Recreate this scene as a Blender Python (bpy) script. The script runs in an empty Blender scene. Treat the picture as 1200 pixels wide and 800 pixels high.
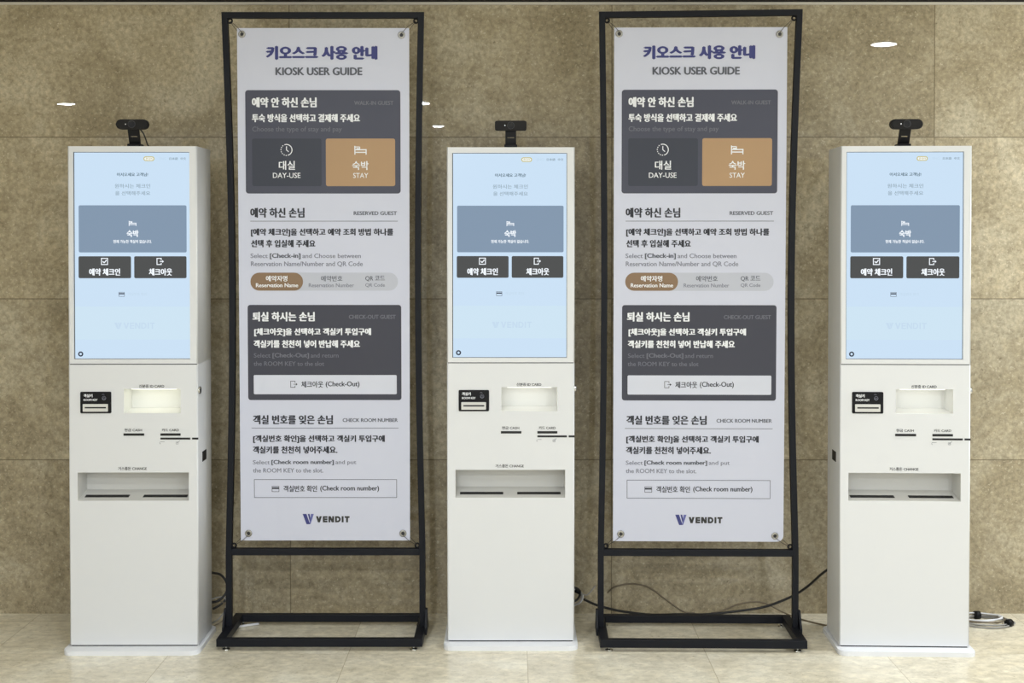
import bpy, bmesh, math
from math import pi, sin, cos, radians
from mathutils import Vector, Matrix

SC = bpy.context.scene
COL = SC.collection

# ------------------------------------------------------------------ camera
cam = bpy.data.cameras.new('camera')
cam.sensor_width = 36.0
cam.lens = 45.0
cam.shift_y = -98.0 / 1200.0
cam.clip_start = 0.05
co = bpy.data.objects.new('camera', cam)
COL.objects.link(co)
co.location = (0.0, 0.0, 1.395)
co.rotation_euler = (pi / 2 - 0.0147, 0.0, 0.0)
SC.camera = co

# ------------------------------------------------------------------ world, lamps, exposure
world = bpy.data.worlds.new('World')
SC.world = world
world.use_nodes = True
wb = world.node_tree.nodes['Background']
wb.inputs[0].default_value = (0.90, 0.955, 1.0, 1)
wb.inputs[1].default_value = 0.80
SC.view_settings.view_transform = 'Standard'
SC.view_settings.look = 'None'
SC.view_settings.exposure = 0.07
SC.view_settings.gamma = 1.0
SC.view_settings.use_curve_mapping = False

CEIL = 2.46


def lamp(name, loc, size, power, col=(0.89, 0.945, 1.0)):
    L = bpy.data.lights.new(name, 'AREA')
    L.shape = 'DISK'
    L.size = size
    L.energy = power
    L.color = col
    o = bpy.data.objects.new(name, L)
    COL.objects.link(o)
    o.location = loc
    return o


lamp('downlight_or_fill', (2.0, 2.6, CEIL - 0.02), 0.13, 12)
lamp('downlight_or_fill', (-0.6, 2.7, CEIL - 0.02), 0.13, 10)
lamp('downlight_or_fill', (3.2, 4.1, CEIL - 0.02), 0.13, 60)  # added fill, no fixture seen; brightens the right part of the wall
lamp('downlight_or_fill', (-1.2, 1.3, CEIL - 0.02), 0.13, 20)  # added to brighten the floor, not a known fixture
lamp('downlight_or_fill', (1.2, 1.3, CEIL - 0.02), 0.13, 9)  # second added floor fill, no source known here
lamp('downlight_or_fill', (-3.46, -0.45, CEIL - 0.02), 0.13, 11)
lamp('downlight_or_fill', (-0.7, -0.4, CEIL - 0.02), 0.13, 54)
lamp('downlight_or_fill', (1.95, -0.3, CEIL - 0.02), 0.13, 44)  # added far light, lifts the lower kiosk fronts
lamp('downlight_or_fill', (-0.7, -2.4, CEIL - 0.02), 0.13, 66)
lamp('downlight_or_fill', (2.1, -2.4, CEIL - 0.02), 0.13, 54)  # unseen extra light added for the lower fronts and floor bounce

WALL = 4.75


# ------------------------------------------------------------------ materials
def lin(c):
    c = c / 255.0
    return c / 12.92 if c <= 0.04045 else ((c + 0.055) / 1.055) ** 2.4


def rgb(r, g, b):
    return (lin(r), lin(g), lin(b), 1.0)


MATS = {}


def mat(name, col, rough=0.5, metal=0.0, emit=None, spec=0.5, strength=1.0):
    if name in MATS:
        return MATS[name]
    m = bpy.data.materials.new(name)
    m.use_nodes = True
    b = m.node_tree.nodes['Principled BSDF']
    b.inputs['Base Color'].default_value = col
    b.inputs['Roughness'].default_value = rough
    b.inputs['Metallic'].default_value = metal
    b.inputs['Specular IOR Level'].default_value = spec
    if emit is not None:
        b.inputs['Emission Color'].default_value = emit
        b.inputs['Emission Strength'].default_value = strength
    MATS[name] = m
    return m


def paint(name, col, rough, var=0.04, scale=9.0, bump=0.0):
    """painted metal / plastic with a faint unevenness"""
    m = mat(name, col, rough)
    nt = m.node_tree
    b = nt.nodes['Principled BSDF']
    tc = nt.nodes.new('ShaderNodeTexCoord')
    n = nt.nodes.new('ShaderNodeTexNoise')
    n.inputs['Scale'].default_value = scale
    n.inputs['Detail'].default_value = 4
    nt.links.new(tc.outputs['Object'], n.inputs['Vector'])
    mr = nt.nodes.new('ShaderNodeMapRange')
    mr.inputs['To Min'].default_value = rough - var
    mr.inputs['To Max'].default_value = rough + var
    nt.links.new(n.outputs['Fac'], mr.inputs['Value'])
    nt.links.new(mr.outputs['Result'], b.inputs['Roughness'])
    if bump:
        n2 = nt.nodes.new('ShaderNodeTexNoise')
        n2.inputs['Scale'].default_value = 900
        nt.links.new(tc.outputs['Object'], n2.inputs['Vector'])
        bp = nt.nodes.new('ShaderNodeBump')
        bp.inputs['Strength'].default_value = bump
        bp.inputs['Distance'].default_value = 0.0005
        nt.links.new(n2.outputs['Fac'], bp.inputs['Height'])
        nt.links.new(bp.outputs['Normal'], b.inputs['Normal'])
    return m


def ramp(nt, fac, stops):
    r = nt.nodes.new('ShaderNodeValToRGB')
    el = r.color_ramp.elements
    while len(el) < len(stops):
        el.new(0.5)
    for e, (p, c) in zip(el, stops):
        e.position = p
        e.color = c
    nt.links.new(fac, r.inputs['Fac'])
    return r.outputs['Color']


def mixc(nt, fac, a, b, mode='MIX'):
    m = nt.nodes.new('ShaderNodeMix')
    m.data_type = 'RGBA'
    m.blend_type = mode
    for sock, v in ((m.inputs['Factor'], fac), (m.inputs['A'], a), (m.inputs['B'], b)):
        if hasattr(v, 'is_output'):
            nt.links.new(v, sock)
        else:
            sock.default_value = v
    return m.outputs['Result']


def math_(nt, op, a, b=None):
    m = nt.nodes.new('ShaderNodeMath')
    m.operation = op
    for i, v in enumerate((a, b)):
        if v is None:
            continue
        if hasattr(v, 'is_output'):
            nt.links.new(v, m.inputs[i])
        else:
            m.inputs[i].default_value = v
    return m.outputs[0]


def noise(nt, vec, scale, detail=6, rough=0.6, dist=0.0):
    n = nt.nodes.new('ShaderNodeTexNoise')
    n.inputs['Scale'].default_value = scale
    n.inputs['Detail'].default_value = detail
    n.inputs['Roughness'].default_value = rough
    n.inputs['Distortion'].default_value = dist
    nt.links.new(vec, n.inputs['Vector'])
    return n.outputs['Fac']


def stone(name, axes, size, off, base_stops, speck, joint_col, rough, joint_w, extra=None, tile_var=0.10,
          stretch=(1, 1, 1), mott=0.6, mscale=58, spec=0.3):
    """polished limestone slabs: axes = the two object axes the joints follow"""
    m = mat(name, (0.4, 0.35, 0.27, 1), rough)
    nt = m.node_tree
    b = nt.nodes['Principled BSDF']
    b.inputs['Specular IOR Level'].default_value = spec
    tc = nt.nodes.new('ShaderNodeTexCoord')
    P = tc.outputs['Object']
    sep = nt.nodes.new('ShaderNodeSeparateXYZ')
    nt.links.new(P, sep.inputs[0])
    u = math_(nt, 'DIVIDE', math_(nt, 'SUBTRACT', sep.outputs[axes[0]], off[0]), size[0])
    v = math_(nt, 'DIVIDE', math_(nt, 'SUBTRACT', sep.outputs[axes[1]], off[1]), size[1])
    iu, iv = math_(nt, 'FLOOR', u), math_(nt, 'FLOOR', v)
    cmb = nt.nodes.new('ShaderNodeCombineXYZ')
    nt.links.new(iu, cmb.inputs[0])
    nt.links.new(iv, cmb.inputs[1])
    wn = nt.nodes.new('ShaderNodeTexWhiteNoise')
    wn.noise_dimensions = '3D'
    nt.links.new(cmb.outputs[0], wn.inputs['Vector'])
    # each slab is cut from another place in the block
    vm = nt.nodes.new('ShaderNodeVectorMath')
    vm.operation = 'MULTIPLY_ADD'
    nt.links.new(wn.outputs['Color'], vm.inputs[0])
    vm.inputs[1].default_value = (7, 7, 7)
    st = nt.nodes.new('ShaderNodeVectorMath')
    st.operation = 'MULTIPLY'
    nt.links.new(P, st.inputs[0])
    st.inputs[1].default_value = stretch
    nt.links.new(st.outputs[0], vm.inputs[2])
    Q = vm.outputs[0]
    c = ramp(nt, noise(nt, Q, 3.2, 9, 0.66, 0.6), base_stops)
    # mottling in mid scale
    c = mixc(nt, mott, c, ramp(nt, noise(nt, Q, mscale, 7, 0.7, 0.3), [(0.30, (0.42, 0.40, 0.35, 1)), (0.50, (1, 1, 1, 1)), (0.70, (1.6, 1.58, 1.52, 1))]), 'MULTIPLY')
    # pale shell flecks and dark pits
    fl = noise(nt, Q, 105, 3, 0.6)
    c = mixc(nt, ramp(nt, fl, [(0.60, (0, 0, 0, 1)), (0.72, (0.75, 0.75, 0.75, 1))]), c, speck[0])
    pt = noise(nt, Q, 80, 4, 0.7, 0.5)
    c = mixc(nt, ramp(nt, pt, [(0.27, (0.75, 0.75, 0.75, 1)), (0.38, (0, 0, 0, 1))]), c, speck[1])
    # thin wandering veins
    vein = math_(nt, 'ABSOLUTE', math_(nt, 'SUBTRACT', noise(nt, Q, 1.7, 5, 0.6, 1.2), 0.5))
    c = mixc(nt, ramp(nt, vein, [(0.0, (0.16, 0.16, 0.16, 1)), (0.010, (0, 0, 0, 1))]), c, speck[1])
    # slab to slab tone
    k = nt.nodes.new('ShaderNodeMapRange')
    k.inputs['To Min'].default_value = 1 - tile_var
    k.inputs['To Max'].default_value = 1 + tile_var
    nt.links.new(wn.outputs['Value'], k.inputs['Value'])
    c = mixc(nt, 1.0, c, k.outputs['Result'], 'MULTIPLY')
    # joints

    def edge(t, s):
        f = math_(nt, 'FRACT', t)
        d = math_(nt, 'MINIMUM', f, math_(nt, 'SUBTRACT', 1.0, f))
        return math_(nt, 'LESS_THAN', math_(nt, 'MULTIPLY', d, s), joint_w)
    j = math_(nt, 'MAXIMUM', edge(u, size[0]), edge(v, size[1]))
    if extra is not None:
        d = math_(nt, 'ABSOLUTE', math_(nt, 'SUBTRACT', sep.outputs[axes[1]], extra))
        j = math_(nt, 'MAXIMUM', j, math_(nt, 'LESS_THAN', d, joint_w * 1.3))
    c = mixc(nt, math_(nt, 'MULTIPLY', j, 0.65), c, joint_col)
    nt.links.new(c, b.inputs['Base Color'])
    rr = nt.nodes.new('ShaderNodeMapRange')
    rr.inputs['To Min'].default_value = max(0.0, rough - 0.015)
    rr.inputs['To Max'].default_value = rough + 0.008
    nt.links.new(noise(nt, Q, 12, 4), rr.inputs['Value'])
    nt.links.new(rr.outputs['Result'], b.inputs['Roughness'])
    return m


M_WALL = stone('wall limestone', (0, 2), (1.195, 0.599), (-0.825, 0.574),
               [(0.32, rgb(150, 138, 112)), (0.50, rgb(171, 159, 133)), (0.66, rgb(188, 178, 154))],
               (rgb(216, 205, 178), rgb(98, 84, 62)), rgb(96, 86, 66), 0.012, 0.0020)
M_FLOOR = stone('floor limestone', (0, 1), (0.602, 0.602), (-0.551, 4.2855),
                [(0.30, rgb(210, 201, 178)), (0.50, rgb(227, 219, 198)), (0.70, rgb(238, 233, 216))],
                (rgb(236, 228, 206), rgb(138, 118, 86)), rgb(172, 160, 134), 0.22, 0.0014, extra=4.655,
                tile_var=0.05, stretch=(0.85, 1.1, 1), mott=0.38, mscale=30, spec=0.5)
M_CEIL = mat('ceiling paint', rgb(225, 222, 214), 0.8)
M_RECESS_SHADE = mat('painted recess shade above the wall', rgb(38, 30, 26), 0.7)  # shade of the recess is put into this dark colour
M_TRIM = mat('pale trim', rgb(205, 200, 188), 0.4)

M_WHITE = paint('kiosk white enamel', (0.725, 0.735, 0.75, 1), 0.34)
M_BASE = paint('kiosk base white', (0.80, 0.815, 0.85, 1), 0.5, 0.0)
M_GREYW = paint('kiosk tray grey white', (0.66, 0.655, 0.63, 1), 0.4)
M_BAY = paint('kiosk bay white', (0.82, 0.82, 0.79, 1), 0.4)
M_BLACK = paint('black plastic', (0.006, 0.006, 0.008, 1), 0.5)
M_SLOT = mat('slot black', (0.006, 0.006, 0.007, 1), 0.6)
M_DGREY = paint('dark grey plastic', (0.035, 0.035, 0.04, 1), 0.45)
M_CAM = paint('webcam shell', (0.013, 0.012, 0.0125, 1), 0.6)
M_LENS = mat('lens glass', (0.004, 0.004, 0.006, 1), 0.06)
M_CHROME = mat('chrome', (0.62, 0.62, 0.60, 1), 0.2, 1.0)
M_STEEL = mat('dull steel', (0.40, 0.39, 0.36, 1), 0.32, 1.0)
M_FRAME = paint('charcoal powder coat', (0.0065, 0.0075, 0.0115, 1), 0.5, bump=0.25)
for m_ in (M_FRAME, M_CAM, M_BLACK):
    m_.node_tree.nodes['Principled BSDF'].inputs['Specular IOR Level'].default_value = 0.22
M_INK = mat('print ink black', rgb(42, 44, 54), 0.6)
M_PRINTK = mat('kiosk lettering', (0.03, 0.03, 0.03, 1), 0.6)
M_PRINTW = mat('white lettering', rgb(236, 238, 242), 0.6)
M_PAPER = paint('banner sheet', rgb(203, 206, 222), 0.42)
M_NAVY = mat('ink navy', rgb(58, 62, 124), 0.6)
M_NAVY2 = mat('ink navy light', rgb(98, 102, 164), 0.6)
M_GREYTX = mat('ink grey', rgb(88, 91, 102), 0.6)
M_MIDTX = mat('ink mid grey', rgb(122, 124, 138), 0.6)
M_FAINT = mat('ink faint grey', rgb(108, 110, 121), 0.6)
M_PANEL = mat('ink slate panel', rgb(66, 68, 84), 0.5)
M_PANEL2 = mat('ink slate dark panel', rgb(56, 57, 70), 0.5)
M_DBTN = mat('ink slate button', rgb(48, 52, 66), 0.5)
M_BRONZE = mat('ink bronze', rgb(174, 141, 104), 0.5)
M_BROWN = mat('ink brown', rgb(134, 108, 82), 0.5)
M_PILL = mat('ink pale grey', rgb(188, 191, 203), 0.5)
M_LTBTN = mat('ink near white', rgb(208, 211, 224), 0.5)
M_CORD = mat('elastic cord', (0.03, 0.028, 0.026, 1), 0.7)
M_CBLK = mat('black cable', (0.012, 0.012, 0.013, 1), 0.45)
M_CGREY = mat('grey cable', rgb(150, 148, 145), 0.5)
M_CTAUPE = mat('taupe cable', rgb(112, 100, 80), 0.5)
M_CWHT = mat('white cable', rgb(215, 216, 220), 0.45)


def screen_mat(name, r, g, b, s=1.0):
    return mat(name, (0.006, 0.006, 0.007, 1), 0.10, emit=rgb(r, g, b), strength=s, spec=0.35)


S_BG = screen_mat('screen pale blue', 196, 218, 238)
S_PANE = screen_mat('screen paler blue', 199, 221, 236)
S_SLATE = screen_mat('screen slate button', 124, 144, 166)
S_DARK = screen_mat('screen dark button', 68, 69, 68)
S_WHITE = screen_mat('screen white', 238, 244, 250)
S_TXT = screen_mat('screen text', 96, 118, 132)
S_TXT2 = screen_mat('screen text grey', 142, 162, 176)
S_FAINT = screen_mat('screen faint', 190, 212, 231)
S_INK = screen_mat('screen ink', 40, 44, 60)
S_GOLD = screen_mat('screen gold', 196, 186, 120)
M_BAYGLOW = mat('bay glow', (0.8, 0.8, 0.7, 1), 0.5, emit=(1.0, 1.0, 0.98, 1), strength=1.05)  # added glow that keeps the card bay from going dark


# ------------------------------------------------------------------ mesh builder
class G:
    def __init__(self):
        self.bm = bmesh.new()
        self.mats = []

    def mi(self, m):
        if m not in self.mats:
            self.mats.append(m)
        return self.mats.index(m)

    def _paint(self, faces, m, smooth=False):
        i = self.mi(m)
        for f in faces:
            f.material_index = i
            f.smooth = smooth

    def box(self, x0, x1, y0, y1, z0, z1, m, bev=0.0, seg=2):
        r = bmesh.ops.create_cube(self.bm, size=1.0)
        vs = r['verts']
        for v in vs:
            v.co = Vector((x0 + (v.co.x + .5) * (x1 - x0), y0 + (v.co.y + .5) * (y1 - y0), z0 + (v.co.z + .5) * (z1 - z0)))
        fs = set(f for v in vs for f in v.link_faces)
        self._paint(fs, m)
        if bev > 0:
            es = list(set(e for v in vs for e in v.link_edges))
            rr = bmesh.ops.bevel(self.bm, geom=es, offset=bev, segments=seg, affect='EDGES', profile=0.5, material=self.mi(m))
        return self

    def poly(self, pts, m, smooth=False):
        f = self.bm.faces.new([self.bm.verts.new(p) for p in pts])
        self._paint([f], m, smooth)
        return f

    def prism(self, ring, axis, a, b, m, caps=True, smooth=False, capm=None):
        """ring of 2-D points extruded along axis from a to b"""
        def P(q, t):
            if axis == 'z':
                return (q[0], q[1], t)
            if axis == 'y':
                return (q[0], t, q[1])
            return (t, q[0], q[1])
        A = [self.bm.verts.new(P(q, a)) for q in ring]
        B = [self.bm.verts.new(P(q, b)) for q in ring]
        n = len(ring)
        fs = []
        for i in range(n):
            fs.append(self.bm.faces.new((A[i], A[(i + 1) % n], B[(i + 1) % n], B[i])))
        self._paint(fs, m, smooth)
        if caps:
            c = [self.bm.faces.new(list(reversed(A))), self.bm.faces.new(B)]
            self._paint(c, capm or m)
        return self

    def tube(self, pts, r, m, seg=8, cap=True, closed=False):
        pts = [Vector(p) for p in pts]
        n = len(pts)
        rings = []
        up = None
        for i, p in enumerate(pts):
            if closed:
                t = (pts[(i + 1) % n] - pts[i - 1]).normalized()
            else:
                t = (pts[min(i + 1, n - 1)] - pts[max(i - 1, 0)]).normalized()
            if up is None:
                up = Vector((0, 0, 1)) if abs(t.z) < .9 else Vector((1, 0, 0))
            a = t.cross(up).normalized()
            up = a.cross(t).normalized()
            rings.append([self.bm.verts.new(p + r * (cos(k * 2 * pi / seg) * a + sin(k * 2 * pi / seg) * up)) for k in range(seg)])
        fs = []
        for i in range(n if closed else n - 1):
            A, B = rings[i], rings[(i + 1) % n]
            for k in range(seg):
                fs.append(self.bm.faces.new((A[k], A[(k + 1) % seg], B[(k + 1) % seg], B[k])))
        self._paint(fs, m, True)
        if cap and not closed:
            c = [self.bm.faces.new(list(reversed(rings[0]))), self.bm.faces.new(rings[-1])]
            self._paint(c, m)
        return self

    def cyl(self, p0, p1, r, m, seg=20):
        return self.tube([p0, p1], r, m, seg)

    def text(self, s, x0, x1, z0, z1, y, m, bold=0.0):
        """printed lettering in the XZ plane fitted into a box (z0 top, z1 bottom)"""
        vs, fs = glyphs(s)
        bx = [v[0] for v in vs]
        bz = [v[1] for v in vs]
        ax, bx_, az, bz_ = min(bx), max(bx), min(bz), max(bz)
        sx = (x1 - x0 - 2 * bold) / (bx_ - ax)
        sz = (z0 - z1 - bold) / (bz_ - az)
        shifts = [(0, 0)] if bold == 0 else [(-bold, 0), (0, bold / 2), (bold, 0), (0, -bold / 2)]
        i = self.mi(m)
        for q, (dx, dz) in enumerate(shifts):
            V = [self.bm.verts.new((x0 + bold + (v[0] - ax) * sx + dx, y - q * 1.5e-5, z1 + bold / 2 + (v[1] - az) * sz + dz)) for v in vs]
            for f in fs:
                try:
                    F = self.bm.faces.new([V[k] for k in f])
                    F.material_index = i
                except ValueError:
                    pass
        return self

    def rrect(self, x0, x1, z0, z1, r, y, m):
        self.poly([(p[0], y, p[1]) for p in rr_ring(x0, x1, z0, z1, r)], m)
        return self

    def outline(self, x0, x1, z0, z1, w, y, m):
        self.flat(x0, x1, z0, z0 + w, y, m)
        self.flat(x0, x1, z1 - w, z1, y, m)
        self.flat(x0, x0 + w, z0, z1, y, m)
        self.flat(x1 - w, x1, z0, z1, y, m)
        return self

    def flat(self, x0, x1, z0, z1, y, m):
        z0, z1 = min(z0, z1), max(z0, z1)
        self.poly([(x0, y, z0), (x1, y, z0), (x1, y, z1), (x0, y, z1)], m)
        return self

    def arc(self, cx, cz, r, w, a0, a1, y, m, n=24):
        for k in range(n):
            a, b = a0 + (a1 - a0) * k / n, a0 + (a1 - a0) * (k + 1) / n
            self.poly([(cx + (r - w) * cos(a), y, cz + (r - w) * sin(a)), (cx + (r - w) * cos(b), y, cz + (r - w) * sin(b)),
                       (cx + r * cos(b), y, cz + r * sin(b)), (cx + r * cos(a), y, cz + r * sin(a))], m)
        return self

    def bar(self, xa, za, xb, zb, w, y, m):
        d = Vector((xb - xa, zb - za))
        n = Vector((-d.y, d.x)).normalized() * w / 2
        self.poly([(xa + n.x, y, za + n.y), (xa - n.x, y, za - n.y), (xb - n.x, y, zb - n.y), (xb + n.x, y, zb + n.y)], m)
        return self

    def build(self, name, parent=None, recalc=True):
        if recalc:
            bmesh.ops.recalc_face_normals(self.bm, faces=self.bm.faces[:])
        me = bpy.data.meshes.new(name)
        self.bm.to_mesh(me)
        self.bm.free()
        for m in self.mats:
            me.materials.append(m)
        o = bpy.data.objects.new(name, me)
        COL.objects.link(o)
        if parent:
            o.parent = parent
        return o


def rr_ring(x0, x1, y0, y1, r, n=6):
    x0, x1 = min(x0, x1), max(x0, x1)
    y0, y1 = min(y0, y1), max(y0, y1)
    out = []
    for cx, cy, a in ((x1 - r, y0 + r, -pi / 2), (x1 - r, y1 - r, 0), (x0 + r, y1 - r, pi / 2), (x0 + r, y0 + r, pi)):
        for k in range(n + 1):
            t = a + k / n * pi / 2
            out.append((cx + r * cos(t), cy + r * sin(t)))
    return out


_gl = {}


def glyphs(s):
    if s not in _gl:
        c = bpy.data.curves.new('lettering', 'FONT')
        c.body = s
        c.size = 1.0
        c.resolution_u = 3
        o = bpy.data.objects.new('lettering', c)
        COL.objects.link(o)
        bpy.context.view_layer.update()
        me = bpy.data.meshes.new_from_object(o.evaluated_get(bpy.context.evaluated_depsgraph_get()))
        _gl[s] = ([tuple(v.co[:2]) for v in me.vertices], [tuple(p.vertices) for p in me.polygons])
        bpy.data.objects.remove(o)
        bpy.data.curves.remove(c)
        bpy.data.meshes.remove(me)
    return _gl[s]


def thing(name, loc, rz, label, cat, group=None):
    o = bpy.data.objects.new(name, None)
    COL.objects.link(o)
    o.empty_display_size = 0.1
    o.location = loc
    o.rotation_euler = (0, 0, rz)
    o['label'] = label
    o['category'] = cat
    if group:
        o['group'] = group
    return o


def tag(o, label, cat, group=None):
    o['label'] = label
    o['category'] = cat
    if group:
        o['group'] = group
    return o


def struct(o):
    o['kind'] = 'structure'
    return o


def copy_tree(o, parent=None):
    c = o.copy()
    COL.objects.link(c)
    if parent:
        c.parent = parent
    for ch in list(o.children):
        copy_tree(ch, c)
    return c


def spline(pts, n=8):
    """Catmull-Rom through points"""
    P = [Vector(p) for p in pts]
    P = [P[0] * 2 - P[1]] + P + [P[-1] * 2 - P[-2]]
    out = []
    for i in range(1, len(P) - 2):
        a, b, c, d = P[i - 1:i + 3]
        for k in range(n):
            t = k / n
            out.append(0.5 * (2 * b + (c - a) * t + (2 * a - 5 * b + 4 * c - d) * t * t + (3 * b - a - 3 * c + d) * t ** 3))
    out.append(P[-2])
    return out


# ------------------------------------------------------------------ the setting
g = G(); g.box(-4.4, 5.5, -3.5, WALL + 0.2, -0.12, 0.0, M_FLOOR); struct(g.build('floor'))
g = G(); g.box(-4.4, 5.5, WALL, WALL + 0.2, 0.0, 2.2605, M_WALL); struct(g.build('wall_back'))
g = G(); g.box(-4.4, 5.5, WALL - 0.006, WALL + 0.2, 2.2605, 2.2705, M_TRIM, 0.001); struct(g.build('trim_1'))
g = G(); g.box(-4.4, 5.5, WALL + 0.03, WALL + 0.2, 2.2705, CEIL, M_RECESS_SHADE); struct(g.build('wall_upper'))
g = G(); g.box(-4.4, 5.5, -3.5, WALL + 0.2, CEIL, CEIL + 0.1, M_CEIL); struct(g.build('ceiling'))

g = G(); g.box(-4.4, -4.2, -3.5, WALL, 0.0, CEIL, M_WALL); struct(g.build('light_block_left'))  # unseen wall, added to block ambient light from the left

# ------------------------------------------------------------------ kiosks
S = 0.0029248                      # metres for each pixel of the middle kiosk's front


def kx(px): return (px - 598.5) * S
def kz(py): return 1.7076 - (py - 173.0) * S


KW, KD = 0.436, 0.208
HW = KW / 2
SEAM = kz(424.5)


def shell(g, z0, z1, holes, m):
    """cabinet outline in plan with rounded corners; front face left open where the holes are"""
    rf, rb = 0.004, 0.016
    ring = []
    for k in range(5):
        t = pi + k / 4 * pi / 2                               # unused placeholder arc for symmetry of corners
    left = [(-HW + rf - rf * cos(a), rf - rf * sin(a)) for a in [pi / 2 - k / 3 * pi / 2 for k in range(4)]]
    # from the front edge (x = -HW+rf, y = 0) round to the side (x = -HW, y = rf)
    left = [(-HW + rf - rf * sin(k / 3 * pi / 2), rf - rf * cos(k / 3 * pi / 2)) for k in range(4)]
    back = [(-HW + rb - rb * cos(k / 5 * pi / 2), KD - rb + rb * sin(k / 5 * pi / 2)) for k in range(6)]
    half = left + back
    full = half + [(-x, y) for x, y in reversed(half)]
    A = [g.bm.verts.new((x, y, z0)) for x, y in full]
    B = [g.bm.verts.new((x, y, z1)) for x, y in full]
    fs = [g.bm.faces.new((A[i], A[i + 1], B[i + 1], B[i])) for i in range(len(full) - 1)]
    g._paint(fs, m)
    for i, f in enumerate(fs):
        f.smooth = i in (0, 1, 2, 4, 5, 6, 7, 8) or i >= len(full) - 10
    g._paint([g.bm.faces.new(A), g.bm.faces.new(list(reversed(B)))], m)
    xs = sorted(set([-HW + rf, HW - rf] + [h[0] for h in holes] + [h[1] for h in holes]))
    zs = sorted(set([z0, z1] + [h[2] for h in holes] + [h[3] for h in holes]))
    for i in range(len(xs) - 1):
        for j in range(len(zs) - 1):
            cx, cz = (xs[i] + xs[i + 1]) / 2, (zs[j] + zs[j + 1]) / 2
            if any(h[0] < cx < h[1] and h[2] < cz < h[3] for h in holes):
                continue
            g.flat(xs[i], xs[i + 1], zs[j], zs[j + 1], 0.0, m)


def bed_icon(g, x0, x1, z0, z1, y, m):
    w, h = x1 - x0, z0 - z1
    t = w * 0.09
    g.flat(x0, x0 + t, z1, z0, y, m)
    g.flat(x1 - t, x1, z1, z1 + h * .62, y, m)
    g.flat(x0 + t, x1 - t, z1 + h * .20, z1 + h * .20 + t, y, m)
    g.flat(x0 + t, x1 - t, z1 + h * .62 - t, z1 + h * .62, y, m)
    g.flat(x0 + w * .16, x0 + w * .40, z1 + h * .62, z1 + h * .62 + t, y, m)
    g.flat(x0 + t, x0 + w * .42, z0 - h * .12 - t * .4, z0 - h * .12 + t * .4, y, m)
    g.flat(x0 + w * .40, x0 + w * .42 + t * .6, z1 + h * .62, z0 - h * .10, y, m)


def check_icon(g, cx, cz, s, y, m):
    g.outline(cx - s, cx + s, cz - s, cz + s, s * .24, y, m)
    g.bar(cx - s * .5, cz + s * .05, cx - s * .08, cz - s * .42, s * .3, y - 1e-5, m)
    g.bar(cx - s * .12, cz - s * .42, cx + s * .6, cz + s * .42, s * .3, y - 2e-5, m)


def exit_icon(g, cx, cz, s, y, m, w=.24):
    t = s * w
    g.flat(cx - s, cx - s + t, cz - s, cz + s, y, m)
    g.flat(cx - s + t, cx + s * .45, cz - s, cz - s + t, y, m)
    g.flat(cx - s + t, cx + s * .45, cz + s - t, cz + s, y, m)
    g.flat(cx + s * .45 - t, cx + s * .45, cz + s * .4, cz + s - t, y, m)
    g.flat(cx + s * .45 - t, cx + s * .45, cz - s + t, cz - s * .4, y, m)
    g.flat(cx - s * .1, cx + s * .75, cz - t / 2, cz + t / 2, y, m)
    g.poly([(cx + s * .62, y - 1e-5, cz + s * .40), (cx + s * .62, y - 1e-5, cz - s * .40), (cx + s * 1.1, y - 1e-5, cz)], m)


def card_icon(g, x0, x1, z0, z1, y, m, w=.0012):
    g.outline(x0, x1, min(z0, z1), max(z0, z1), w, y, m)
    h = z0 - z1
    g.flat(x0, x1, z0 - h * .50, z0 - h * .22, y - 1e-5, m)


def logo_v(g, x0, x1, z0, z1, y, m1, m2):
    w = x1 - x0
    g.poly([(x0, y, z0), (x0 + w * .34, y, z0), (x0 + w * .66, y, z1), (x0 + w * .34, y, z1)], m1)
    g.poly([(x0 + w * .46, y, z0), (x0 + w * .62, y, z0), (x0 + w * .72, y, z0 - (z0 - z1) * .55), (x0 + w * .64, y, z0 - (z0 - z1) * .78)], m1)
    g.poly([(x0 + w * .74, y, z0), (x1, y, z0), (x0 + w * .70, y, z1), (x0 + w * .62, y, z1 + (z0 - z1) * .1)], m2)


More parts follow.
